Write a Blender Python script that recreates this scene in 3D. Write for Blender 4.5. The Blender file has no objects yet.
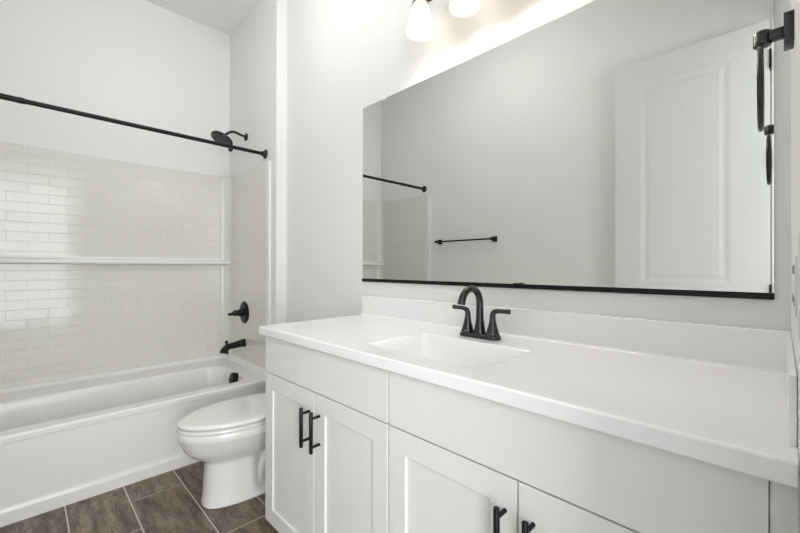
import bpy, bmesh, math, random
from mathutils import Vector, Matrix
random.seed(4)
PI = math.pi
C = bpy.context.scene.collection
scene = bpy.context.scene

# ------------------------------------------------------------------ camera
YAW, PITCH, ROLL = math.radians(45.2076), math.radians(0.166), math.radians(0.086)
F = Vector((-math.sin(YAW)*math.cos(PITCH), math.cos(YAW)*math.cos(PITCH), math.sin(PITCH)))
R = Vector((math.cos(YAW), math.sin(YAW), 0)); U = R.cross(F)
R2 = R*math.cos(ROLL)+U*math.sin(ROLL); U2 = -R*math.sin(ROLL)+U*math.cos(ROLL)
cd = bpy.data.cameras.new('camera'); cam = bpy.data.objects.new('camera', cd); C.objects.link(cam)
M = Matrix((R2, U2, -F)).transposed().to_4x4(); M.translation = Vector((0, 0, 1.1206))
cam.matrix_world = M
cd.sensor_width = 36; cd.lens = 378.68/800*36; cd.clip_start = 0.01; cd.clip_end = 60
cd.shift_y = -(266.5-265.86)/800
scene.camera = cam

# ------------------------------------------------------------------ world, lights, exposure
w = bpy.data.worlds.new('world'); scene.world = w; w.use_nodes = True
w.node_tree.nodes['Background'].inputs[0].default_value = (0.93, 0.97, 1.0, 1)
w.node_tree.nodes['Background'].inputs[1].default_value = 0.64

def area(name, loc, rot, sx, sy, power, col):
    l = bpy.data.lights.new(name, 'AREA'); l.shape = 'RECTANGLE'; l.size = sx; l.size_y = sy
    l.energy = power; l.color = col
    o = bpy.data.objects.new(name, l); C.objects.link(o); o.location = loc; o.rotation_euler = rot
    return o
# added fill lights shining in through the open doorway, in place of daylight
area('doorway_fill', (1.6, -0.80, 1.45), (0, math.radians(90), math.radians(-28)), 2.2, 1.1, 19, (0.97, 0.985, 1.0))
area('doorway_fill', (1.9, 0.1, 1.35), (0, math.radians(90), 0), 2.2, 1.8, 19, (0.97, 0.985, 1.0))
FILL_GLOBE_S = 6.0   # glow of the added ceiling fill globe (built below)
BULB_W = 2.1
vs = scene.view_settings
vs.view_transform = 'Standard'; vs.look = 'None'; vs.gamma = 1.0; vs.use_curve_mapping = False
vs.exposure = 1.58

# ------------------------------------------------------------------ materials
def mat(name, col, rough=0.5, metal=0.0, spec=0.5, coat=0.0, bump=None, var=None):
    m = bpy.data.materials.new(name); m.use_nodes = True
    nt = m.node_tree; b = nt.nodes['Principled BSDF']
    b.inputs['Base Color'].default_value = (*col, 1); b.inputs['Roughness'].default_value = rough
    b.inputs['Metallic'].default_value = metal; b.inputs['Specular IOR Level'].default_value = spec
    b.inputs['Coat Weight'].default_value = coat; b.inputs['Coat Roughness'].default_value = 0.08
    tc = nt.nodes.new('ShaderNodeTexCoord')
    if bump:
        sc, st = bump
        n = nt.nodes.new('ShaderNodeTexNoise'); n.inputs['Scale'].default_value = sc; n.inputs['Detail'].default_value = 3
        bp = nt.nodes.new('ShaderNodeBump'); bp.inputs['Strength'].default_value = st; bp.inputs['Distance'].default_value = 0.002
        nt.links.new(tc.outputs['Object'], n.inputs['Vector']); nt.links.new(n.outputs['Fac'], bp.inputs['Height'])
        nt.links.new(bp.outputs['Normal'], b.inputs['Normal'])
    if var:
        n = nt.nodes.new('ShaderNodeTexNoise'); n.inputs['Scale'].default_value = var[0]
        r = nt.nodes.new('ShaderNodeValToRGB')
        r.color_ramp.elements[0].color = (*[c*(1-var[1]) for c in col], 1); r.color_ramp.elements[1].color = (*[min(1, c*(1+var[1])) for c in col], 1)
        nt.links.new(tc.outputs['Object'], n.inputs['Vector']); nt.links.new(n.outputs['Fac'], r.inputs['Fac'])
        nt.links.new(r.outputs['Color'], b.inputs['Base Color'])
    return m
WALL = mat('wall_paint', (0.81, 0.815, 0.80), 0.55, bump=(180, 0.12))
CEILM = mat('ceiling_paint', (0.88, 0.88, 0.87), 0.8, bump=(120, 0.15))
TRIM = mat('trim_paint', (0.84, 0.84, 0.82), 0.35, var=(3, 0.01))
DOORM = mat('door_paint', (0.70, 0.70, 0.685), 0.5, var=(3, 0.01))
CAB = mat('cabinet_paint', (0.80, 0.805, 0.785), 0.38, var=(4, 0.012))
CABIN = mat('cabinet_inside', (0.45, 0.44, 0.42), 0.7, var=(6, 0.03))
STONE = mat('cultured_marble', (0.90, 0.905, 0.91), 0.18, var=(5, 0.008), coat=0.3)
PORC = mat('porcelain', (0.85, 0.85, 0.83), 0.10, var=(3, 0.006), coat=0.5)
TUBM = mat('tub_acrylic', (0.85, 0.842, 0.815), 0.26, var=(2, 0.008), coat=0.1)
BLACK = mat('matte_black_metal', (0.012, 0.012, 0.013), 0.38, metal=0.6, var=(30, 0.1))
BRONZE = mat('dark_bronze', (0.062, 0.060, 0.063), 0.22, metal=0.85, var=(30, 0.12))
STEEL = mat('brushed_steel', (0.55, 0.54, 0.52), 0.25, metal=1.0, var=(40, 0.05))
PLASTIC = mat('white_plastic', (0.80, 0.80, 0.78), 0.3, var=(20, 0.01))
DARK = mat('dark_slot', (0.03, 0.03, 0.03), 0.6, var=(20, 0.1))
SLOT = mat('socket_slot', (0.30, 0.30, 0.29), 0.6, var=(20, 0.1))
MIRR = mat('mirror_silver', (0.80, 0.815, 0.79), 0.0, metal=1.0)
EDGE = mat('mirror_edge_glass', (0.45, 0.52, 0.48), 0.15, var=(20, 0.05))

def lamp_mat(name, col, strength):
    m = bpy.data.materials.new(name); m.use_nodes = True; nt = m.node_tree; nt.nodes.clear()
    e = nt.nodes.new('ShaderNodeEmission'); e.inputs[0].default_value = (*col, 1); e.inputs[1].default_value = strength
    o = nt.nodes.new('ShaderNodeOutputMaterial'); nt.links.new(e.outputs[0], o.inputs[0]); return m
BULB = lamp_mat('lit_bulb', (1.0, 0.86, 0.70), 3.5)
FILL_GLOW = lamp_mat('fill_globe_glow', (0.99, 0.985, 0.975), FILL_GLOBE_S)
def frosted():
    m = bpy.data.materials.new('frosted_glass'); m.use_nodes = True; nt = m.node_tree; nt.nodes.clear()
    t = nt.nodes.new('ShaderNodeBsdfTranslucent'); t.inputs[0].default_value = (1.0, 0.93, 0.82, 1)
    d = nt.nodes.new('ShaderNodeBsdfPrincipled'); d.inputs['Base Color'].default_value = (0.9, 0.87, 0.82, 1); d.inputs['Roughness'].default_value = 0.25
    n = nt.nodes.new('ShaderNodeTexNoise'); n.inputs['Scale'].default_value = 14
    mr = nt.nodes.new('ShaderNodeMapRange'); mr.inputs['To Min'].default_value = 0.72; mr.inputs['To Max'].default_value = 0.80
    nt.links.new(n.outputs['Fac'], mr.inputs['Value'])
    x = nt.nodes.new('ShaderNodeMixShader'); nt.links.new(mr.outputs['Result'], x.inputs[0])
    nt.links.new(t.outputs[0], x.inputs[1]); nt.links.new(d.outputs[0], x.inputs[2])
    o = nt.nodes.new('ShaderNodeOutputMaterial'); nt.links.new(x.outputs[0], o.inputs[0]); return m
SHADE = frosted()

def tile_mat():
    m = bpy.data.materials.new('surround_tile_relief'); m.use_nodes = True; nt = m.node_tree; b = nt.nodes['Principled BSDF']
    b.inputs['Roughness'].default_value = 0.12; b.inputs['Specular IOR Level'].default_value = 0.42
    b.inputs['Coat Weight'].default_value = 0.15; b.inputs['Coat Roughness'].default_value = 0.08
    uv = nt.nodes.new('ShaderNodeUVMap'); uv.uv_map = 'UVMap'
    br = nt.nodes.new('ShaderNodeTexBrick')
    br.offset = 0.5; br.squash = 1.0
    for k, v in (('Scale', 1.0), ('Mortar Size', 0.0022), ('Mortar Smooth', 0.6), ('Bias', 0.0), ('Brick Width', 0.183), ('Row Height', 0.0585)):
        br.inputs[k].default_value = v
    br.inputs['Color1'].default_value = (0.745, 0.732, 0.682, 1); br.inputs['Color2'].default_value = (0.755, 0.742, 0.692, 1)
    br.inputs['Mortar'].default_value = (0.735, 0.72, 0.67, 1)
    nt.links.new(uv.outputs['UV'], br.inputs['Vector']); nt.links.new(br.outputs['Color'], b.inputs['Base Color'])
    n = nt.nodes.new('ShaderNodeTexNoise'); n.inputs['Scale'].default_value = 9; n.inputs['Detail'].default_value = 1
    nt.links.new(uv.outputs['UV'], n.inputs['Vector'])
    ma = nt.nodes.new('ShaderNodeMath'); ma.operation = 'MULTIPLY_ADD'; ma.inputs[1].default_value = -1.0
    m2 = nt.nodes.new('ShaderNodeMath'); m2.operation = 'MULTIPLY'; m2.inputs[1].default_value = 1.2
    nt.links.new(n.outputs['Fac'], m2.inputs[0])
    nt.links.new(br.outputs['Fac'], ma.inputs[0]); nt.links.new(m2.outputs[0], ma.inputs[2])
    bp = nt.nodes.new('ShaderNodeBump'); bp.inputs['Strength'].default_value = 0.7; bp.inputs['Distance'].default_value = 0.0016
    nt.links.new(ma.outputs[0], bp.inputs['Height']); nt.links.new(bp.outputs['Normal'], b.inputs['Normal'])
    nt.links.new(bp.outputs['Normal'], b.inputs['Coat Normal'])
    return m
TILE = tile_mat()

def plank_mat():
    m = bpy.data.materials.new('wood_look_tile'); m.use_nodes = True; nt = m.node_tree; b = nt.nodes['Principled BSDF']
    b.inputs['Roughness'].default_value = 0.42
    L = nt.links.new
    tc = nt.nodes.new('ShaderNodeTexCoord'); at = nt.nodes.new('ShaderNodeAttribute'); at.attribute_name = 'plank'
    sc = nt.nodes.new('ShaderNodeVectorMath'); sc.operation = 'MULTIPLY_ADD'
    sc.inputs[1].default_value = (1, 1, 1)
    mul = nt.nodes.new('ShaderNodeVectorMath'); mul.operation = 'SCALE'; mul.inputs['Scale'].default_value = 37.0
    L(at.outputs['Color'], mul.inputs[0]); L(tc.outputs['Object'], sc.inputs[0]); L(mul.outputs[0], sc.inputs[2])
    def noise(scale, stretch, detail, rough=0.6, dist=0.0):
        mp = nt.nodes.new('ShaderNodeMapping'); mp.inputs['Scale'].default_value = stretch
        n = nt.nodes.new('ShaderNodeTexNoise'); n.inputs['Scale'].default_value = scale; n.inputs['Detail'].default_value = detail
        n.inputs['Roughness'].default_value = rough; n.inputs['Distortion'].default_value = dist
        L(sc.outputs[0], mp.inputs['Vector']); L(mp.outputs[0], n.inputs['Vector']); return n
    def ramp(src, stops):
        r = nt.nodes.new('ShaderNodeValToRGB'); e = r.color_ramp.elements
        e[0].position, e[0].color = stops[0][0], (*stops[0][1], 1); e[1].position, e[1].color = stops[-1][0], (*stops[-1][1], 1)
        for p, c in stops[1:-1]:
            q = e.new(p); q.color = (*c, 1)
        L(src, r.inputs['Fac']); return r
    def mix(kind, a, c, fac):
        x = nt.nodes.new('ShaderNodeMixRGB'); x.blend_type = kind
        if isinstance(fac, float): x.inputs[0].default_value = fac
        else: L(fac, x.inputs[0])
        L(a, x.inputs[1])
        if isinstance(c, tuple): x.inputs[2].default_value = (*c, 1)
        else: L(c, x.inputs[2])
        return x
    grain = noise(4.5, (1.2, 5, 1), 9, 0.70, 0.35)
    base = ramp(grain.outputs['Fac'], [(0.36, (0.070, 0.050, 0.035)), (0.5, (0.180, 0.135, 0.098)), (0.64, (0.33, 0.265, 0.205))])
    rust = ramp(noise(3.2, (1, 2.2, 1), 4, 0.6, 0.8).outputs['Fac'], [(0.50, (0, 0, 0)), (0.68, (1, 1, 1))])
    a = mix('MIX', base.outputs[0], (0.26, 0.165, 0.085), rust.outputs[0]); a.inputs[0].default_value = 0
    f = nt.nodes.new('ShaderNodeMath'); f.operation = 'MULTIPLY'; f.inputs[1].default_value = 0.75
    L(rust.outputs[0], f.inputs[0]); L(f.outputs[0], a.inputs[0])
    dk = ramp(noise(14, (1, 3.5, 1), 6, 0.7, 1.5).outputs['Fac'], [(0.36, (0.30, 0.28, 0.26)), (0.48, (1, 1, 1))])
    c = mix('MULTIPLY', a.outputs[0], dk.outputs[0], 0.75)
    hs = nt.nodes.new('ShaderNodeHueSaturation'); L(c.outputs[0], hs.inputs['Color'])
    sep = nt.nodes.new('ShaderNodeSeparateColor'); L(at.outputs['Color'], sep.inputs[0])
    mr = nt.nodes.new('ShaderNodeMapRange'); mr.inputs['To Min'].default_value = 0.78; mr.inputs['To Max'].default_value = 1.02
    L(sep.outputs[1], mr.inputs['Value']); L(mr.outputs[0], hs.inputs['Value'])
    L(hs.outputs[0], b.inputs['Base Color'])
    bp = nt.nodes.new('ShaderNodeBump'); bp.inputs['Strength'].default_value = 0.25; bp.inputs['Distance'].default_value = 0.001
    L(grain.outputs['Fac'], bp.inputs['Height']); L(bp.outputs['Normal'], b.inputs['Normal'])
    return m
PLANK = plank_mat()
GROUT = mat('grout', (0.62, 0.58, 0.53), 0.85, bump=(300, 0.2))

# ------------------------------------------------------------------ mesh helpers
def bx(bm, x0, x1, y0, y1, z0, z1, bev=0.0):
    r = bmesh.ops.create_cube(bm, size=1.0); vs_ = r['verts']
    bmesh.ops.scale(bm, vec=(abs(x1-x0), abs(y1-y0), abs(z1-z0)), verts=vs_)
    bmesh.ops.translate(bm, vec=((x0+x1)/2, (y0+y1)/2, (z0+z1)/2), verts=vs_)
    if bev > 0:
        es = {e for v in vs_ for e in v.link_edges}
        bmesh.ops.bevel(bm, geom=list(es), offset=bev, segments=3, profile=0.5, affect='EDGES')
def rings(bm, rs, cap0=True, cap1=True, closed=False):
    vv = [[bm.verts.new(p) for p in r] for r in rs]
    n = len(vv[0]); seq = list(zip(vv, vv[1:]))
    if closed: seq.append((vv[-1], vv[0]))
    for a, b in seq:
        for i in range(n):
            try: bm.faces.new((a[i], a[(i+1) % n], b[(i+1) % n], b[i]))
            except ValueError: pass
    if not closed:
        if cap0: bm.faces.new(list(reversed(vv[0])))
        if cap1: bm.faces.new(vv[-1])
    return vv
def circ(c, n, r, N=24, up=None):
    n = Vector(n).normalized(); t = Vector(up) if up else (Vector((0, 0, 1)) if abs(n.z) < 0.9 else Vector((1, 0, 0)))
    a = t.cross(n).normalized(); b = n.cross(a); c = Vector(c)
    return [c+a*(r*math.cos(2*PI*i/N))+b*(r*math.sin(2*PI*i/N)) for i in range(N)]
def lathe(bm, c, n, prof, N=28):
    """profile of (distance along n, radius)"""
    n = Vector(n).normalized(); c = Vector(c)
    rings(bm, [circ(c+n*h, n, max(r, 1e-4), N) for h, r in prof])
def tube(bm, pts, rad, N=14, cap=True):
    pts = [Vector(p) for p in pts]; rs = []; prev = None
    rad = rad if isinstance(rad, (list, tuple)) else [rad]*len(pts)
    for i, p in enumerate(pts):
        d = (pts[min(i+1, len(pts)-1)]-pts[max(i-1, 0)]).normalized()
        if prev is None:
            t = Vector((0, 0, 1)) if abs(d.z) < 0.9 else Vector((1, 0, 0)); a = t.cross(d).normalized()
        else:
            a = (prev-d*prev.dot(d)).normalized()
        prev = a; b = d.cross(a)
        rs.append([p+a*(rad[i]*math.cos(2*PI*k/N))+b*(rad[i]*math.sin(2*PI*k/N)) for k in range(N)])
    rings(bm, rs, cap, cap)
def smooth_path(pts, n=8):
    """Catmull-Rom through pts"""
    P = [Vector(p) for p in pts]; P = [P[0]*2-P[1]]+P+[P[-1]*2-P[-2]]; out = []
    for i in range(1, len(P)-2):
        for k in range(n):
            t = k/n
            out.append(0.5*((2*P[i])+(-P[i-1]+P[i+1])*t+(2*P[i-1]-5*P[i]+4*P[i+1]-P[i+2])*t*t+(-P[i-1]+3*P[i]-3*P[i+1]+P[i+2])*t**3))
    out.append(P[-2]); return out
def rr(x0, x1, y0, y1, r, z, n=6):
    out = []
    for cx, cy, a0 in ((x1-r, y1-r, 0), (x0+r, y1-r, PI/2), (x0+r, y0+r, PI), (x1-r, y0+r, 1.5*PI)):
        for k in range(n+1):
            a = a0+PI/2*k/n; out.append(Vector((cx+r*math.cos(a), cy+r*math.sin(a), z)))
    return out
def obj(name, bm, m, parent=None, smooth=True, loc=None, angle=40, wn=False):
    bmesh.ops.recalc_face_normals(bm, faces=bm.faces[:])
    if parent is not None:
        pl = Vector(parent['_w']) if '_w' in parent else Vector((0, 0, 0))
        bmesh.ops.translate(bm, vec=-pl, verts=bm.verts[:])
    me = bpy.data.meshes.new(name); bm.to_mesh(me); bm.free()
    o = bpy.data.objects.new(name, me); C.objects.link(o)
    for k in (m if isinstance(m, (list, tuple)) else [m]): me.materials.append(k)
    if smooth:
        for p in me.polygons: p.use_smooth = True
        me.set_sharp_from_angle(angle=math.radians(angle))
        if wn:
            md = o.modifiers.new('weighted_normals', 'WEIGHTED_NORMAL'); md.weight = 100; md.keep_sharp = True
    if parent is not None:
        o.parent = parent; o['_w'] = parent['_w']
    return o
def thing(name, label, cat, loc, group=None):
    o = bpy.data.objects.new(name, None); C.objects.link(o); o.location = loc; o.empty_display_size = 0.05
    o['label'] = label; o['category'] = cat; o['_w'] = tuple(loc)
    if group: o['group'] = group
    return o
def tag(o, label, cat, group=None):
    o['label'] = label; o['category'] = cat
    if group: o['group'] = group
    return o
def struct(name, bm, m, smooth=False, parent=None):
    o = obj(name, bm, m, parent, smooth)
    if parent is None: o['kind'] = 'structure'
    return o
def NB(): return bmesh.new()

# ------------------------------------------------------------------ the setting
XB, YP, YQ, YM, YO, XR = -3.195, 1.196, -0.338, 1.2694, -0.338, 0.016
HC = 3.02; XS, XS2 = -2.382, -2.46
T = 0.12
bm = NB(); bx(bm, XR, XR+T, 0.43, YM+T, 0, HC); bx(bm, XR, XR+T, YO-T, -0.335, 0, HC); bx(bm, XR, XR+T, -0.335, 0.43, 2.455, HC)
struct('wall_right', bm, WALL)
bm = NB(); bx(bm, XS, XR, YM, YM+T, 0, HC); bx(bm, XB-T, XS, YP, YM+T, 0, HC); struct('wall_mirror_side', bm, WALL)
bm = NB(); bx(bm, XS2, XR, YO-T, YO, 0, HC); bx(bm, XB-T, XS2, YO-T, YQ, 0, HC); struct('wall_opposite', bm, WALL)
bm = NB(); bx(bm, XB-T, XB, YQ, YP, 0, HC); struct('wall_back', bm, WALL)
bm = NB(); bx(bm, XB-T, XR+T, YO-T, YM+T, HC, HC+0.1); struct('ceiling', bm, CEILM)

# floor: grout bed plus wood look planks with gaps
bm = NB(); col = bm.loops.layers.color.new('plank')
bx(bm, XB-T, 1.8, YO-T, YM+T, -0.06, -0.0012)
nb = len(bm.faces)
P = 0.2235; g = 0.0028
rows = []; y = 0.139-4*P
while y < YM+T: rows.append(y); y += P
joints = {0.139: [-1.93, -1.02, -0.11, 0.80], 0.364: [-2.18, -1.27, -0.36, 0.55], 0.586: [-2.354, -1.643, -0.73, 0.18, 1.1]}
for y in rows:
    key = min(joints, key=lambda k: abs(k-y)); js = joints[key] if abs(key-y) < 0.02 else None
    if js is None:
        s = random.uniform(0, 0.914); js = [-4+s+0.914*k for k in range(8)]
    js = [-3.9]+sorted(js)+[2.6]
    for a, b in zip(js, js[1:]):
        x0, x1 = max(a+g, XB-T), min(b-g, 1.8); y0, y1 = max(y+g, YO-T), min(y+P-g, YM+T)
        if x1-x0 < 0.01 or y1-y0 < 0.01: continue
        k = len(bm.faces); bx(bm, x0, x1, y0, y1, -0.004, 0.0); bm.faces.ensure_lookup_table()
        cc = (random.random(), random.random(), random.random(), 1)
        for fc in bm.faces[k:]:
            fc.material_index = 1
            for l in fc.loops: l[col] = cc
struct('floor', bm, [GROUT, PLANK])

def baseboard(name, segs):
    bm = NB()
    for a in segs: bx(bm, *a, 0, 0.085, 0.003)
    struct(name, bm, TRIM)
baseboard('baseboard_mirror_side', [(XS+0.02, -1.53, YM-0.014, YM)])
baseboard('baseboard_opposite', [(XS+0.03, -0.02, YO, YO+0.013)])

# doorway: jamb liner, casings and open door
bm = NB()
bx(bm, XR-0.003, XR+T+0.003, 0.418, 0.43, 0, 2.455); bx(bm, XR-0.003, XR+T+0.003, -0.335, -0.323, 0, 2.455); bx(bm, XR-0.003, XR+T+0.003, -0.323, 0.418, 2.443, 2.455)
struct('trim_1', bm, TRIM)
bm = NB(); bx(bm, -0.036, XR, YO+0.0005, -0.327, 0, 2.52, 0.003); struct('trim_2', bm, TRIM)
DX0, DX1, DY0, DY1 = -0.783, -0.0435, -0.315, -0.279
door = bpy.data.objects.new('door_1', None); C.objects.link(door); door.location = (DX1, DY0, 0); door['_w'] = (DX1, DY0, 0); door['kind'] = 'structure'
def door_face(bm, y, s, z0, z1):
    """recessed panel with moulded edge, on the face at y looking along s"""
    x0, x1 = -0.642, -0.198
    r = [(0, 0), (0.010, 0.0008), (0.024, 0.0030), (0.032, 0.0034), (0.038, 0.0032), (0.052, 0.0016)]
    rs = []
    for d, dep in r: rs.append([Vector((x0+d, y-s*dep, z0+d)), Vector((x1-d, y-s*dep, z0+d)), Vector((x1-d, y-s*dep, z1-d)), Vector((x0+d, y-s*dep, z1-d))])
    rings(bm, rs, cap0=False, cap1=True)
    return (x0, x1)
bm = NB(); zb, zt, pz = 0.012, 2.44, ((0.22, 0.86), (1.025, 2.285))
for y, s in ((DY1, 1), (DY0, -1)):
    xs = [DX0, -0.642, -0.198, DX1]; zs = [zb, pz[0][0], pz[0][1], pz[1][0], pz[1][1], zt]
    for i in range(3):
        for j in range(5):
            if i == 1 and j in (1, 3): continue
            bm.faces.new([bm.verts.new(p) for p in ((xs[i], y, zs[j]), (xs[i+1], y, zs[j]), (xs[i+1], y, zs[j+1]), (xs[i], y, zs[j+1]))])
    for z0, z1 in pz: door_face(bm, y, s, z0, z1)
for q in (((DX0, DY0, zb), (DX0, DY1, zb), (DX0, DY1, zt), (DX0, DY0, zt)), ((DX1, DY0, zb), (DX1, DY1, zb), (DX1, DY1, zt), (DX1, DY0, zt)),
          ((DX0, DY0, zt), (DX1, DY0, zt), (DX1, DY1, zt), (DX0, DY1, zt)), ((DX0, DY0, zb), (DX1, DY0, zb), (DX1, DY1, zb), (DX0, DY1, zb))):
    bm.faces.new([bm.verts.new(p) for p in q])
bmesh.ops.remove_doubles(bm, verts=bm.verts[:], dist=1e-5)
obj('door_slab', bm, DOORM, door, smooth=False)
for z in (0.25, 0.98, 1.70, 2.23):
    bm = NB(); bx(bm, DX1, -0.0365, -0.317, -0.282, z-0.05, z+0.05); lathe(bm, (-0.040, -0.275, z-0.05), (0, 0, 1), [(0, 0.0055), (0.1, 0.0055)], 12)
    obj('hinge', bm, BLACK, door)
bm = NB(); hx, hz = -0.722, 0.93
lathe(bm, (hx, DY1, hz), (0, 1, 0), [(0, 0.031), (0.006, 0.031), (0.009, 0.026), (0.010, 0.011), (0.04, 0.010), (0.048, 0.010)])
tube(bm, smooth_path([(hx, DY1+0.044, hz), (hx+0.03, DY1+0.047, hz), (hx+0.07, DY1+0.044, hz-0.003), (hx+0.108, DY1+0.042, hz-0.002)]), 0.008)
obj('door_lever', bm, BLACK, door)

# ------------------------------------------------------------------ tub surround
S = thing('tub_surround', 'glossy white tub surround moulded in a subway tile pattern with long ledge', 'tub surround', (-2.82, 0.43, 0.40))
ti = 0.010; ys0, ys1 = YQ+ti, YP-ti; xs0, xs1 = XB+ti, -2.492
path = []; rc = 0.07
path.append((xs1, ys0, 0)); path.append((xs0+rc, ys0, 0))
for k in range(1, 9):
    a = -PI/2-PI/2*k/8; path.append((xs0+rc+rc*math.cos(a), ys0+rc+rc*math.sin(a), 0))
path.append((xs0, ys1-rc, 0))
for k in range(1, 9):
    a = PI-PI/2*k/8; path.append((xs0+rc+rc*math.cos(a), ys1-rc+rc*math.sin(a), 0))
path.append((xs1, ys1, 0))
L = [0]
for a, b in zip(path, path[1:]): L.append(L[-1]+math.hypot(b[0]-a[0], b[1]-a[1]))
bm = NB(); uvl = bm.loops.layers.uv.new('UVMap')
Z0, Z1 = 0.412, 1.838
zz = [(Z0, 0), (Z1, 0), (Z1+0.006, 0.003), (Z1+0.008, 0.0085)]
def inset(i, d):
    x, y, _ = path[i]
    if i == 0: n = (0, -1)
    elif i == len(path)-1: n = (0, 1)
    else:
        ax, ay, _ = path[i-1]; b_, c_, _ = path[i+1]; t = Vector((b_-ax, c_-ay)).normalized(); n = (t.y, -t.x)
        n = (-n[0], -n[1]) if (n[0]*(x+2.8)+n[1]*(y-0.43)) < 0 else n
    return x+n[0]*d, y+n[1]*d
grid = [[bm.verts.new((*inset(i, d), z)) for i in range(len(path))] for z, d in zz]
for j in range(len(zz)-1):
    for i in range(len(path)-1):
        f = bm.faces.new((grid[j][i], grid[j][i+1], grid[j+1][i+1], grid[j+1][i]))
        for l, (a, b) in zip(f.loops, ((i, j), (i+1, j), (i+1, j+1), (i, j+1))): l[uvl].uv = (L[a], zz[b][0]-Z0+0.02)
so = obj('wall_panel', bm, TILE, S, angle=60, wn=True)
# smooth edge flanges and ledge
for y, yw in ((ys0, YQ), (ys1, YP)):
    bm = NB(); s = 1 if y < 0.4 else -1
    bx(bm, xs1-0.004, xs1+0.040, min(yw, yw+s*0.017), max(yw, yw+s*0.017), Z0, Z1+0.008, 0.004); obj('edge_flange', bm, TUBM, S, wn=True)
bm = NB()
rings(bm, [[Vector((xs0-0.001, y, 1.135)), Vector((xs0+0.040, y, 1.137)), Vector((xs0+0.048, y, 1.142)), Vector((xs0+0.050, y, 1.152)),
            Vector((xs0+0.046, y, 1.163)), Vector((xs0+0.036, y, 1.169)), Vector((xs0+0.008, y, 1.171)), Vector((xs0+0.001, y, 1.185)), Vector((xs0-0.001, y, 1.185))] for y in (ys0, ys1)])
obj('ledge', bm, TUBM, S, angle=50, wn=True)

# ------------------------------------------------------------------ bathtub
TB = thing('bathtub', 'white built in alcove bathtub with a plain front apron', 'bathtub', (-2.78, 0.43, 0))
bm = NB(); y0, y1 = YQ+0.003, YP-0.003; xb = XB+0.002; xa = -2.372; zd = 0.385
N_ = 8
rs = [rr(xb, xa+0.009, y0, y1, 0.004, 0.0, N_), rr(xb, xa+0.009, y0, y1, 0.004, 0.048, N_), rr(xb, xa+0.006, y0, y1, 0.004, 0.062, N_), rr(xb, xa-0.002, y0, y1, 0.004, 0.085, N_),
      rr(xb, xa-0.003, y0, y1, 0.004, 0.342, N_), rr(xb, xa-0.002, y0, y1, 0.004, 0.350, N_), rr(xb, xa, y0, y1, 0.004, 0.356, N_), rr(xb, xa, y0, y1, 0.004, zd-0.012, N_), rr(xb, xa-0.003, y0, y1, 0.006, zd-0.003, N_), rr(xb, xa-0.012, y0, y1, 0.01, zd, N_)]
def basin(d, z, r): return rr(-2.965+d, -2.462-d*0.8, -0.20+d*1.4, 1.050-d*0.8, r, z, N_)
rs += [basin(-0.012, zd, 0.12), basin(0.0, zd-0.004, 0.115), basin(0.010, zd-0.016, 0.11), basin(0.020, zd-0.06, 0.105), basin(0.035, 0.22, 0.10), basin(0.055, 0.13, 0.10), basin(0.085, 0.095, 0.09), basin(0.12, 0.085, 0.08)]
rings(bm, rs, cap0=False)
tubo = obj('tub_shell', bm, TUBM, TB, angle=70, wn=True)
bm = NB()   # raised tiling lip round the three wall sides
prof = [(0, 0), (0, 0.030), (0.006, 0.030), (0.012, 0.026), (0.014, 0.014), (0.022, 0.004), (0.04, -0.002)]
def lip(d): return [(xa-0.06, y0+d), (xb+d, y0+d), (xb+d, y1-d), (xa-0.06, y1-d)]
vv = [[bm.verts.new((x, y, zd+h)) for x, y in lip(d)] for d, h in prof]
for a, b in zip(vv, vv[1:]):
    for i in range(3): bm.faces.new((a[i], a[i+1], b[i+1], b[i]))
obj('wall_lip', bm, TUBM, TB, angle=50)
bm = NB(); oc = Vector((-2.645, 1.034, 0.350)); on = Vector((0, -1, 0.18)).normalized()
def oval(h, a, b, N=28):
    e1 = Vector((1, 0, 0)); e2 = on.cross(e1); return [oc+on*h+e1*(a*math.cos(2*PI*k/N))+e2*(b*math.sin(2*PI*k/N)) for k in range(N)]
rings(bm, [oval(-0.006, 0.034, 0.042), oval(0.026, 0.036, 0.043), oval(0.032, 0.031, 0.038), oval(0.033, 0.012, 0.016)])
obj('overflow_plate', bm, BLACK, TB)
bm = NB(); lathe(bm, (-2.70, 0.80, 0.083), (0, 0, 1), [(0, 0.034), (0.006, 0.034), (0.008, 0.028), (0.009, 0.015), (0.018, 0.014), (0.020, 0.006)]); obj('drain_stopper', bm, BLACK, TB)

# tub filler, valve, shower head
XF = -2.865
YT = ys1
SZ = 0.545
SP = thing('tub_spout', 'dark metal tub spout with a diverter knob, on the tiled wall over the tub', 'spout', (XF, YT, SZ))
bm = NB(); yt = YT
pts = [(XF, yt, SZ), (XF, yt-0.012, SZ), (XF, yt-0.05, SZ-0.004), (XF, yt-0.09, SZ-0.009), (XF, yt-0.122, SZ-0.014), (XF, yt-0.143, SZ-0.032), (XF, yt-0.149, SZ-0.054)]
tube(bm, smooth_path(pts, 5), [0.033, 0.0325, 0.032, 0.031, 0.0295]+[0.028-0.0005*k for k in range(10)]+[0.0225]*6+[0.0225, 0.0225, 0.023, 0.024]+[0.025, 0.0265, 0.028, 0.0295, 0.031, 0.032], 20)
obj('spout_body', bm, BLACK, SP)
bm = NB(); lathe(bm, (XF, yt-0.132, SZ-0.010), (0, 0, 1), [(0, 0.009), (0.028, 0.0075), (0.031, 0.012), (0.040, 0.012), (0.043, 0.007)], 16); obj('diverter_knob', bm, BLACK, SP)
V = thing('shower_valve', 'round black shower valve with lever handle on the tiled wall', 'shower valve', (XF, YT, 0.775))
bm = NB(); lathe(bm, (XF, YT, 0.775), (0, -1, 0), [(0, 0.083), (0.003, 0.083), (0.008, 0.078), (0.012, 0.060), (0.014, 0.030)], 40); obj('escutcheon', bm, BLACK, V)
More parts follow.
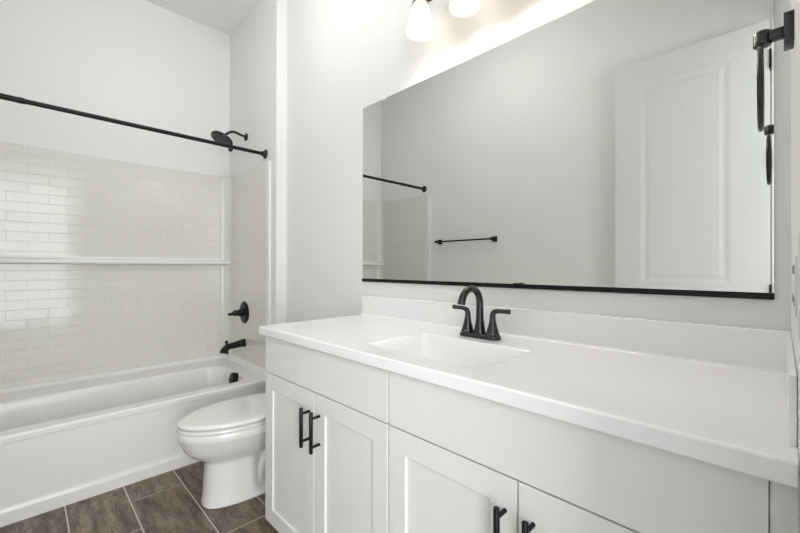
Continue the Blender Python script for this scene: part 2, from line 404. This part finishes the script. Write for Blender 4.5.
bm = NB(); lathe(bm, (XF, YT-0.012, 0.775), (0, -1, 0), [(0, 0.030), (0.03, 0.027), (0.034, 0.022), (0.040, 0.021), (0.062, 0.023), (0.068, 0.019)], 28)
tube(bm, smooth_path([(XF, YT-0.055, 0.775), (XF-0.012, YT-0.085, 0.770), (XF-0.03, YT-0.108, 0.764)]), [0.013]*9+[0.011]*7+[0.008], 14)
obj('lever_handle', bm, BLACK, V)
SH = thing('overhead_shower', 'round dark shower head on a bent arm from the wall', 'shower head', (XF, YP, 2.105))
bm = NB(); lathe(bm, (XF, YP, 2.105), (0, -1, 0), [(0, 0.030), (0.004, 0.030), (0.010, 0.022), (0.014, 0.011)], 28); obj('wall_flange', bm, BRONZE, SH)
hd = Vector((XF, 1.018, 2.045)); nn = Vector((0.10, -0.46, -0.86)).normalized()
bm = NB(); tube(bm, smooth_path([(XF, YP, 2.105), (XF, YP-0.05, 2.114), (XF, YP-0.09, 2.122), (XF, YP-0.125, 2.110), tuple(hd-nn*0.040)], 6), 0.0095, 14)
obj('shower_arm', bm, BRONZE, SH)
bm = NB(); lathe(bm, hd-nn*0.048, nn, [(0, 0.012), (0.006, 0.019), (0.018, 0.020), (0.026, 0.028), (0.034, 0.060), (0.040, 0.078), (0.048, 0.080), (0.053, 0.077), (0.054, 0.066), (0.056, 0.064), (0.056, 0.004)], 40)
tdir = Vector((0, -nn.z, nn.y)).normalized(); tdir = tdir if tdir.z < 0 else -tdir
a = hd+tdir*0.070-nn*0.002
tube(bm, [a, a+tdir*0.010+nn*0.014, a+tdir*0.012+nn*0.034, a+tdir*0.012+nn*0.040], [0.013, 0.016, 0.015, 0.010], 14)
sho = obj('spray_head', bm, BRONZE, SH)
bm = NB()
for rr_, k in ((0.014, 6), (0.028, 12), (0.042, 18), (0.056, 24)):
    e1 = nn.cross(Vector((1, 0, 0))).normalized(); e2 = nn.cross(e1)
    for i in range(k):
        p = hd+nn*0.0079+e1*(rr_*math.cos(2*PI*i/k))+e2*(rr_*math.sin(2*PI*i/k)); lathe(bm, p, nn, [(0, 0.0022), (0.0022, 0.0014)], 6)
obj('nozzles', bm, DARK, sho)

RD = thing('shower_rod', 'long black shower curtain rod across the tub opening', 'shower rod', (-2.54, 0.43, 1.907))
bm = NB(); tube(bm, [(-2.54, YQ+0.004, 1.907), (-2.54, -0.01, 1.907)], 0.0135, 20); tube(bm, [(-2.54, -0.022, 1.907), (-2.54, -0.008, 1.907), (-2.54, 0.0, 1.907)], [0.0146, 0.0146, 0.0132], 20); obj('outer_tube', bm, BLACK, RD)
bm = NB(); tube(bm, [(-2.54, -0.02, 1.907), (-2.54, YP-0.004, 1.907)], 0.0118, 20); obj('inner_tube', bm, BLACK, RD)
for y, s in ((YQ, 1), (YP, -1)):
    bm = NB(); lathe(bm, (-2.54, y, 1.907), (0, s, 0), [(0, 0.033), (0.004, 0.033), (0.009, 0.028), (0.016, 0.018), (0.024, 0.017)]); obj('end_flange', bm, BRONZE, RD)

# ------------------------------------------------------------------ toilet
TX = -1.918
TO = thing('toilet', 'white elongated toilet with closed lid between the bathtub and vanity', 'toilet', (TX, 0.90, 0))
def egg(cy, hl, hw, z, sq=2.0, front=1.0, rec=0.0, N=96):
    """egg outline, tip to -y; rec narrows the part behind the front column"""
    out = []
    for k in range(N):
        a = 2*PI*k/N; c, s = math.cos(a), math.sin(a)
        x = hw*math.copysign(abs(c)**(2/sq), c); y = hl*math.copysign(abs(s)**(2/sq), s)
        if y < 0: x *= 1-0.10*front*(abs(y)/hl)**1.5
        t = min(1, max(0, (cy+y-0.80)/0.05)); x *= 1-rec*t*t*(3-2*t)
        out.append(Vector((TX+x, cy+y, z)))
    return out
bm = NB()   # pedestal + bowl as one lofted body
rings(bm, [egg(0.8700, 0.272, 0.113, 0.0000, 2.8, 0.8), egg(0.8700, 0.272, 0.113, 0.0120, 2.8, 0.8), egg(0.8700, 0.269, 0.111, 0.0200, 2.8, 0.8, 0.18), egg(0.8700, 0.266, 0.109, 0.0600, 2.8, 0.8, 0.34),
           egg(0.8700, 0.262, 0.106, 0.1300, 2.8, 0.8, 0.38), egg(0.8700, 0.260, 0.103, 0.1900, 2.7, 0.8, 0.34), egg(0.8680, 0.262, 0.105, 0.2030, 2.6, 0.8, 0.25), egg(0.8588, 0.272, 0.114, 0.2154, 2.4, 0.9, 0.12), egg(0.8415, 0.290, 0.136, 0.2407, 2.2, 1), egg(0.8239, 0.303, 0.158, 0.2726, 2.15, 1),
           egg(0.8120, 0.307, 0.173, 0.3100, 2.1, 1), egg(0.8080, 0.309, 0.180, 0.3280, 2.1, 1), egg(0.8060, 0.311, 0.183, 0.3340, 2.1, 1), egg(0.8060, 0.311, 0.183, 0.3620, 2.1, 1), egg(0.8060, 0.306, 0.179, 0.3670, 2.1, 1)])
obj('bowl', bm, PORC, TO, angle=75)
bm = NB()   # trapway side relief
for s in (-1, 1):
    tube(bm, smooth_path([(TX+s*0.045, 0.84, 0.05), (TX+s*0.052, 0.87, 0.14), (TX+s*0.056, 0.94, 0.205), (TX+s*0.056, 1.01, 0.19), (TX+s*0.05, 1.05, 0.12), (TX+s*0.045, 1.07, 0.03)]), 0.040, 16)
obj('trapway', bm, PORC, TO, angle=75)
bm = NB(); rings(bm, [egg(0.7850, 0.285, 0.178, 0.3675, 2.1), egg(0.7850, 0.290, 0.183, 0.3700, 2.1), egg(0.7850, 0.290, 0.183, 0.3820, 2.1), egg(0.7850, 0.278, 0.172, 0.3865, 2.1)])
obj('seat', bm, PORC, TO, angle=75)
bm = NB(); rings(bm, [egg(0.7870, 0.284, 0.178, 0.3905, 2.1), egg(0.7870, 0.292, 0.185, 0.3925, 2.1), egg(0.7870, 0.293, 0.186, 0.4020, 2.1), egg(0.7870, 0.289, 0.182, 0.4070, 2.1), egg(0.7890, 0.265, 0.16, 0.4100, 2.1), egg(0.7900, 0.14, 0.08, 0.4120, 2.0)])
obj('lid', bm, PORC, TO, angle=75)
for s in (-1, 1):
    bm = NB(); bx(bm, TX+s*0.075-0.022, TX+s*0.075+0.022, 1.075, 1.10, 0.358, 0.39, 0.006); obj('lid_hinge', bm, PLASTIC, TO)
bm = NB(); rings(bm, [rr(TX-0.11, TX+0.11, 1.05, 1.24, 0.03, 0.20), rr(TX-0.13, TX+0.13, 1.105, 1.25, 0.03, 0.36), rr(TX-0.20, TX+0.20, 1.075, 1.252, 0.03, 0.40), rr(TX-0.205, TX+0.205, 1.072, 1.254, 0.03, 0.44), rr(TX-0.215, TX+0.215, 1.066, 1.258, 0.03, 0.71)])
tk = obj('tank', bm, PORC, TO, angle=60)
bm = NB(); rings(bm, [rr(TX-0.222, TX+0.222, 1.058, 1.262, 0.03, 0.711), rr(TX-0.225, TX+0.225, 1.055, 1.264, 0.032, 0.720), rr(TX-0.225, TX+0.225, 1.055, 1.264, 0.032, 0.738), rr(TX-0.218, TX+0.218, 1.062, 1.258, 0.03, 0.746)]); obj('tank_lid', bm, PORC, TO, angle=60)
bm = NB(); lathe(bm, (TX-0.15, 1.069, 0.66), (0, -1, 0), [(0, 0.012), (0.012, 0.011)]); tube(bm, [(TX-0.15, 1.052, 0.66), (TX-0.10, 1.050, 0.656), (TX-0.075, 1.050, 0.652)], [0.007, 0.006, 0.007]); obj('flush_lever', bm, STEEL, tk)

# ------------------------------------------------------------------ vanity cabinets
YF = 0.718; ZT = 0.837
def pull(parent, x, z0, z1):
    bm = NB(); yb = YF-0.034
    tube(bm, [(x, yb, z0), (x, yb, z0+0.0012), (x, yb, z1-0.0012), (x, yb, z1)], [0.0056, 0.0066, 0.0066, 0.0056], 16)
    zc = (z0+z1)/2
    for z in (zc-0.048, zc+0.048): tube(bm, [(x, yb, z), (x, YF, z)], 0.0048, 12)
    obj('bar_pull', bm, BLACK, parent)
def shaker(parent, x0, x1, z0, z1):
    bm = NB(); st = 0.062
    def ring(d, y): return [Vector((x0+d, y, z0+d)), Vector((x1-d, y, z0+d)), Vector((x1-d, y, z1-d)), Vector((x0+d, y, z1-d))]
    rings(bm, [ring(0, YF+0.019), ring(0, YF+0.001), ring(0.001, YF), ring(st, YF), ring(st+0.0008, YF+0.0006), ring(st+0.001, YF+0.0065), ring(st+0.003, YF+0.007)])
    return obj('door', bm, CAB, parent, smooth=False)
def cabinet(name, x0, x1, label, right=False):
    t = thing(name, label, 'cabinet', ((x0+x1)/2, YF+0.27, 0), 'white vanity cabinet units')
    bm = NB(); yb = YM-0.012; yf = YF+0.020
    for sx, inner in ((x0, right), (x1-0.017, not right)):
        if inner: bx(bm, sx, sx+0.017, yf, yf+0.022, 0.068, ZT-0.001); bx(bm, sx, sx+0.017, yf+0.022, yb, 0.068, 0.735)
        else: bx(bm, sx, sx+0.017, yf, yb, 0.068, ZT-0.001)
    bx(bm, x0+0.017, x1-0.017, yf, yb, 0.068, 0.084); bx(bm, x0+0.017, x1-0.017, yb-0.006, yb, 0.084, ZT-0.001)
    bx(bm, x0+0.017, x1-0.017, yf, yf+0.017, 0.66, 0.705); bx(bm, x0+0.017, x1-0.017, yf, yf+0.017, 0.815, ZT-0.001)
    obj('body', bm, CAB, t, smooth=False)
    bm = NB(); bx(bm, x0+(0.0 if not right else 0), x1, yf+0.06, yf+0.076, 0.0, 0.068); bx(bm, x0, x0+0.017, yf+0.076, yb, 0.0, 0.068); bx(bm, x1-0.017, x1, yf+0.076, yb, 0, 0.068); obj('toe_kick', bm, CAB, t, smooth=False)
    a, b = x0+0.001, (x1-0.0015); g = 0.0018
    bm = NB(); bx(bm, a, b-g, YF, YF+0.019, 0.6855, ZT-0.003, 0.0009); obj('drawer_front', bm, CAB, t, smooth=False)
    m = (a+b)/2+(0.007 if right else 0)
    d = shaker(t, a, m-g, 0.069, 0.6815); pull(d, m-(0.028 if right else 0.030), 0.494, 0.631)
    d = shaker(t, m+g, b-g, 0.069, 0.6815); pull(d, m+0.034, 0.494, 0.631)
    return t
cabinet('vanity_cabinet', -1.521, -0.7695, 'white two door shaker vanity cabinet beside the toilet')
cabinet('vanity_cabinet', -0.7665, -0.0092, 'white two door shaker vanity cabinet against the right hand wall', True)
FL = thing('filler_strip', 'narrow white filler strip between right vanity cabinet and wall', 'cabinet trim', (0.003, YF+0.02, 0))
bm = NB(); bx(bm, -0.0112, 0.0065, YF+0.004, YF+0.0195, 0.068, ZT-0.001); bx(bm, 0.0065, XR-0.0005, YF+0.001, YF+0.022, 0.068, ZT-0.001); obj('strip', bm, CAB, FL, smooth=False)
bm = NB(); bx(bm, -0.0085, XR-0.0005, YF+0.08, YF+0.095, 0.0, 0.068); obj('toe_strip', bm, CAB, FL, smooth=False)

# ------------------------------------------------------------------ vanity top with moulded sink
VT = thing('countertop', 'glossy white vanity countertop with moulded rectangular sink and backsplash', 'countertop', (-0.77, 0.98, 0.838))
cx0, cx1, cy0, cy1, ct, cb = -1.5438, XR-0.0005, 0.6985, YM-0.0005, 0.873, 0.838
def bas(d, z, r, db=0): return rr(-0.945+d*1.1, -0.520-d*1.1, 0.785+d*0.9, 1.068-d+db, r, z)
bm = NB()
rings(bm, [bas(-0.03, cb, 0.03), rr(cx0+0.003, cx1, cy0+0.003, cy1, 0.003, cb), rr(cx0, cx1, cy0, cy1, 0.003, cb+0.004), rr(cx0, cx1, cy0, cy1, 0.003, ct-0.006), rr(cx0+0.002, cx1, cy0+0.002, cy1, 0.003, ct-0.002), rr(cx0+0.007, cx1, cy0+0.007, cy1, 0.004, ct),
           bas(-0.006, ct, 0.022), bas(-0.001, ct-0.0012, 0.020), bas(0.004, ct-0.006, 0.020), bas(0.014, ct-0.035, 0.026), bas(0.03, ct-0.085, 0.032), bas(0.045, ct-0.108, 0.035), bas(0.07, ct-0.118, 0.03), bas(0.11, ct-0.122, 0.02)], cap0=False)
obj('counter_slab', bm, STONE, VT, angle=50, wn=True)
def splash(name, x0, x1, y0, y1, a, b):
    bm = NB(); bx(bm, x0, x1, y0, y1, ct-0.001, ct+0.1, 0.0022); return obj(name, bm, STONE, VT, wn=True)
splash('backsplash', cx0, cx1, 1.2477, cy1, 0, 0)
splash('side_splash', 0.0065, cx1, 0.755, 1.2490, 0, 0)
bm = NB()   # coved joint of slab and backsplash
rings(bm, [[Vector((x, 1.2485, ct-0.001)), Vector((x, 1.2405, ct-0.0005)), Vector((x, 1.2435, ct+0.0012)), Vector((x, 1.2462, ct+0.0037)), Vector((x, 1.2475, ct+0.0075)), Vector((x, 1.2485, ct+0.0075))] for x in (cx0+0.003, 0.0065)])
obj('cove', bm, STONE, VT)
bm = NB(); lathe(bm, (-0.72, 0.93, ct-0.1225), (0, 0, 1), [(0, 0.026), (0.004, 0.026), (0.006, 0.022), (0.007, 0.006)]); obj('sink_drain', bm, BRONZE, VT)

# faucet
FX, FY = -0.750, 1.142
FA = thing('sink_faucet', 'dark bronze two handle faucet with a high arched spout behind the sink', 'faucet', (FX, FY, ct))
bm = NB(); rings(bm, [rr(FX-0.079, FX+0.079, FY-0.027, FY+0.027, 0.0265, ct+0.0002, 10), rr(FX-0.080, FX+0.080, FY-0.028, FY+0.028, 0.0275, ct+0.003, 10), rr(FX-0.079, FX+0.079, FY-0.0265, FY+0.0265, 0.026, ct+0.011, 10), rr(FX-0.074, FX+0.074, FY-0.022, FY+0.022, 0.0215, ct+0.016, 10)])
obj('base_plate', bm, BRONZE, FA)
bm = NB(); lathe(bm, (FX, FY, ct+0.012), (0, 0, 1), [(0, 0.022), (0.010, 0.0205), (0.03, 0.0165), (0.055, 0.0135)], 24)
sp = [(FX, FY, ct+0.06)]
R_ = 0.0545; zc = ct+0.119
sp += [(FX, FY, ct+0.09), (FX, FY, zc)]
for k in range(1, 13):
    a = PI*0.90*k/12; sp.append((FX, FY-R_+R_*math.cos(a), zc+R_*math.sin(a)))
sp.append((FX, FY-2*R_-0.0005, zc+0.003))
tube(bm, sp, [0.0135, 0.0128, 0.0122]+[0.0120]*9+[0.0122, 0.0125, 0.0128, 0.0132], 20)
obj('spout', bm, BRONZE, FA)
for s in (-1, 1):
    hx = FX+s*0.0515
    bm = NB(); lathe(bm, (hx, FY, ct+0.012), (0, 0, 1), [(0, 0.024), (0.008, 0.0235), (0.011, 0.0205), (0.014, 0.0205), (0.035, 0.0145), (0.055, 0.0105), (0.068, 0.0095)], 24)
    tube(bm, smooth_path([(hx, FY, ct+0.072), (hx+s*0.001, FY, ct+0.086), (hx+s*0.008, FY, ct+0.0945), (hx+s*0.022, FY, ct+0.098), (hx+s*0.042, FY, ct+0.0985), (hx+s*0.064, FY, ct+0.099)], 5),
         [0.0098]*5+[0.0092]*5+[0.0085]*5+[0.0076]*5+[0.0072, 0.0074, 0.0077, 0.008, 0.0083, 0.0086], 16)
    obj('handle', bm, BRONZE, FA)

# ------------------------------------------------------------------ mirror
MI = thing('wall_mirror', 'large frameless wall mirror over the vanity with a black bottom rail', 'mirror', (-0.78, YM, 1.05))
mx0, mx1, mz0, mz1 = -1.552, -0.0126, 1.056, 1.955
bm = NB(); bx(bm, mx0, mx1, YM-0.005, YM-0.0002, mz0, mz1)
for f in bm.faces: f.material_index = 0 if f.normal.y < -0.9 else 1
obj('mirror_glass', bm, [MIRR, EDGE], MI, smooth=False)
bm = NB(); bx(bm, mx0-0.001, mx1+0.001, YM-0.010, YM-0.0002, mz0-0.012, mz0+0.004, 0.0008); obj('bottom_rail', bm, BLACK, MI, smooth=False)
for x, z, mm in ((-1.39, mz1, PLASTIC), (-0.15, mz1, PLASTIC)):
    bm = NB(); bx(bm, x-0.012, x+0.012, YM-0.009, YM-0.0002, z-0.006, z+0.010, 0.0015); obj('mirror_clip', bm, mm, MI)
bm = NB(); lathe(bm, (-0.677, YM-0.008, mz0+0.004), (0, 0, 1), [(0, 0.010), (0.003, 0.008), (0.004, 0.003)], 16); obj('mirror_clip', bm, BLACK, MI)

# ------------------------------------------------------------------ vanity light
VL = thing('vanity_light', 'three lamp vanity wall light with frosted cone glass shades', 'wall light', (-0.815, YM, 2.26))
bm = NB(); bx(bm, -0.925, -0.705, YM-0.022, YM-0.0002, 2.20, 2.32, 0.006); obj('backplate', bm, BRONZE, VL)
bm = NB(); bx(bm, -1.06, -0.57, YM-0.060, YM-0.042, 2.251, 2.269, 0.004); tube(bm, [(-0.815, YM-0.02, 2.26), (-0.815, YM-0.045, 2.26)], 0.012); obj('cross_bar', bm, BRONZE, VL)
LY = 1.14
for x in (-1.033, -0.815, -0.597):
    bm = NB(); tube(bm, smooth_path([(x, YM-0.05, 2.262), (x, YM-0.09, 2.285), (x, YM-0.115, 2.288), (x, LY, 2.262), (x, LY, 2.225)], 6), 0.006)
    arm = obj('lamp_arm', bm, BRONZE, VL)
    bm = NB(); lathe(bm, (x, LY, 2.188), (0, 0, 1), [(0, 0.033), (0.006, 0.033), (0.012, 0.026), (0.04, 0.022), (0.056, 0.010)]); obj('socket', bm, BRONZE, arm)
    bm = NB()
    pr = [(z+0.018, q) for z, q in [(2.170, 0.030), (2.140, 0.038), (2.100, 0.048), (2.072, 0.0545), (2.056, 0.0565), (2.0535, 0.0555), (2.056, 0.0535), (2.072, 0.0515), (2.100, 0.045), (2.140, 0.035), (2.168, 0.027)]]
    rings(bm, [circ((x, LY, z), (0, 0, 1), r, 36) for z, r in pr], False, False)
    obj('glass_shade', bm, SHADE, VL)
    bm = NB(); lathe(bm, (x, LY, 2.186), (0, 0, -1), [(0, 0.012), (0.02, 0.013), (0.035, 0.020), (0.048, 0.024), (0.060, 0.022), (0.070, 0.013), (0.073, 0.003)], 20); obj('bulb', bm, BULB, VL)
    l = bpy.data.lights.new('bulb_light', 'POINT'); l.energy = BULB_W; l.color = (1.0, 0.91, 0.82); l.shadow_soft_size = 0.026
    o = bpy.data.objects.new('bulb_light', l); C.objects.link(o); o.location = (x, LY, 2.119)

CLX, CLY = -1.6, 0.55  # invented globe lamp above the view, added to brighten the room
CL = thing('ceiling_fill_light', 'added white fill globe on a short stem under the bathroom ceiling, out of view', 'added fill light', (CLX, CLY, HC))
bm = NB(); lathe(bm, (CLX, CLY, HC), (0, 0, -1), [(0, 0.065), (0.018, 0.065), (0.026, 0.05), (0.03, 0.012), (0.115, 0.010), (0.12, 0.04), (0.135, 0.045)], 32); obj('stem', bm, TRIM, CL)
bm = NB(); lathe(bm, (CLX, CLY, HC-0.1355), (0, 0, -1), [(0, 0.044)]+[(0.122-0.13*math.cos(a), 0.13*math.sin(a)) for a in [PI*k/16 for k in range(2, 17)]], 36); obj('fill_globe', bm, FILL_GLOW, CL)

# ------------------------------------------------------------------ towel bar and ring, switch plate
BY = YO+0.052; bz = 1.362
TBR = thing('towel_bar', 'straight black towel bar with square posts, seen in the mirror', 'towel bar', (-2.0, YO, bz))
bm = NB(); bx(bm, -2.362, -1.720, BY-0.007, BY+0.007, bz-0.007, bz+0.007, 0.001); obj('bar', bm, BLACK, TBR, smooth=False)
for x in (-2.334, -1.732):
    bm = NB(); bx(bm, x-0.023, x+0.023, YO, YO+0.008, bz-0.023, bz+0.023, 0.0015); bx(bm, x-0.012, x+0.012, YO+0.008, BY+0.010, bz-0.012, bz+0.012, 0.0015); obj('mount_post', bm, BLACK, TBR)

RY = 0.945; rz = 1.533
TR = thing('towel_ring', 'black towel ring hanging from a wall mount beside the mirror', 'towel ring', (XR, RY, rz))
bm = NB(); bx(bm, XR-0.013, XR, RY-0.024, RY+0.024, rz-0.024, rz+0.024, 0.001); bx(bm, -0.022, XR-0.006, RY-0.008, RY+0.008, rz-0.009, rz+0.009, 0.002)
lathe(bm, (-0.024, RY, rz-0.014), (0, 0, 1), [(0, 0.0105), (0.002, 0.0125), (0.024, 0.0125), (0.026, 0.011)], 24)
obj('mount_post', bm, BRONZE, TR)
bm = NB(); rr0 = 0.070; cz = rz-0.021-rr0; K = 64; rs = []
for k in range(K):
    a = 2*PI*k/K; c = Vector((-0.026-0.001*math.cos(a), RY+rr0*math.cos(a), cz+rr0*math.sin(a))); t = Vector((0.001*math.sin(a), -rr0*math.sin(a), rr0*math.cos(a)))
    rs.append(circ(c, t, 0.0042, 12, up=(1, 0, 0)))
rings(bm, rs, closed=True)
obj('ring', bm, BRONZE, TR)

SW = thing('switch_plate', 'white electrical outlet cover plate on the right hand wall above countertop', 'outlet', (XR, 0.66, 1.10))
bm = NB(); bx(bm, XR-0.0035, XR, 0.585, 0.735, 1.042, 1.158, 0.0012); obj('cover_plate', bm, PLASTIC, SW)
for y in (0.625, 0.695):
    bm = NB(); bx(bm, XR-0.0055, XR-0.003, y-0.017, y+0.017, 1.066, 1.134, 0.0008); q = obj('socket_insert', bm, PLASTIC, SW)
    for z in (1.082, 1.118):
        for d in (-0.006, 0.006):
            bm = NB(); bx(bm, XR-0.0062, XR-0.0052, y+d-0.002, y+d+0.002, z-0.005, z+0.005); obj('slot', bm, SLOT, q, smooth=False)

for o in list(bpy.data.objects):
    if '_w' in o: del o['_w']
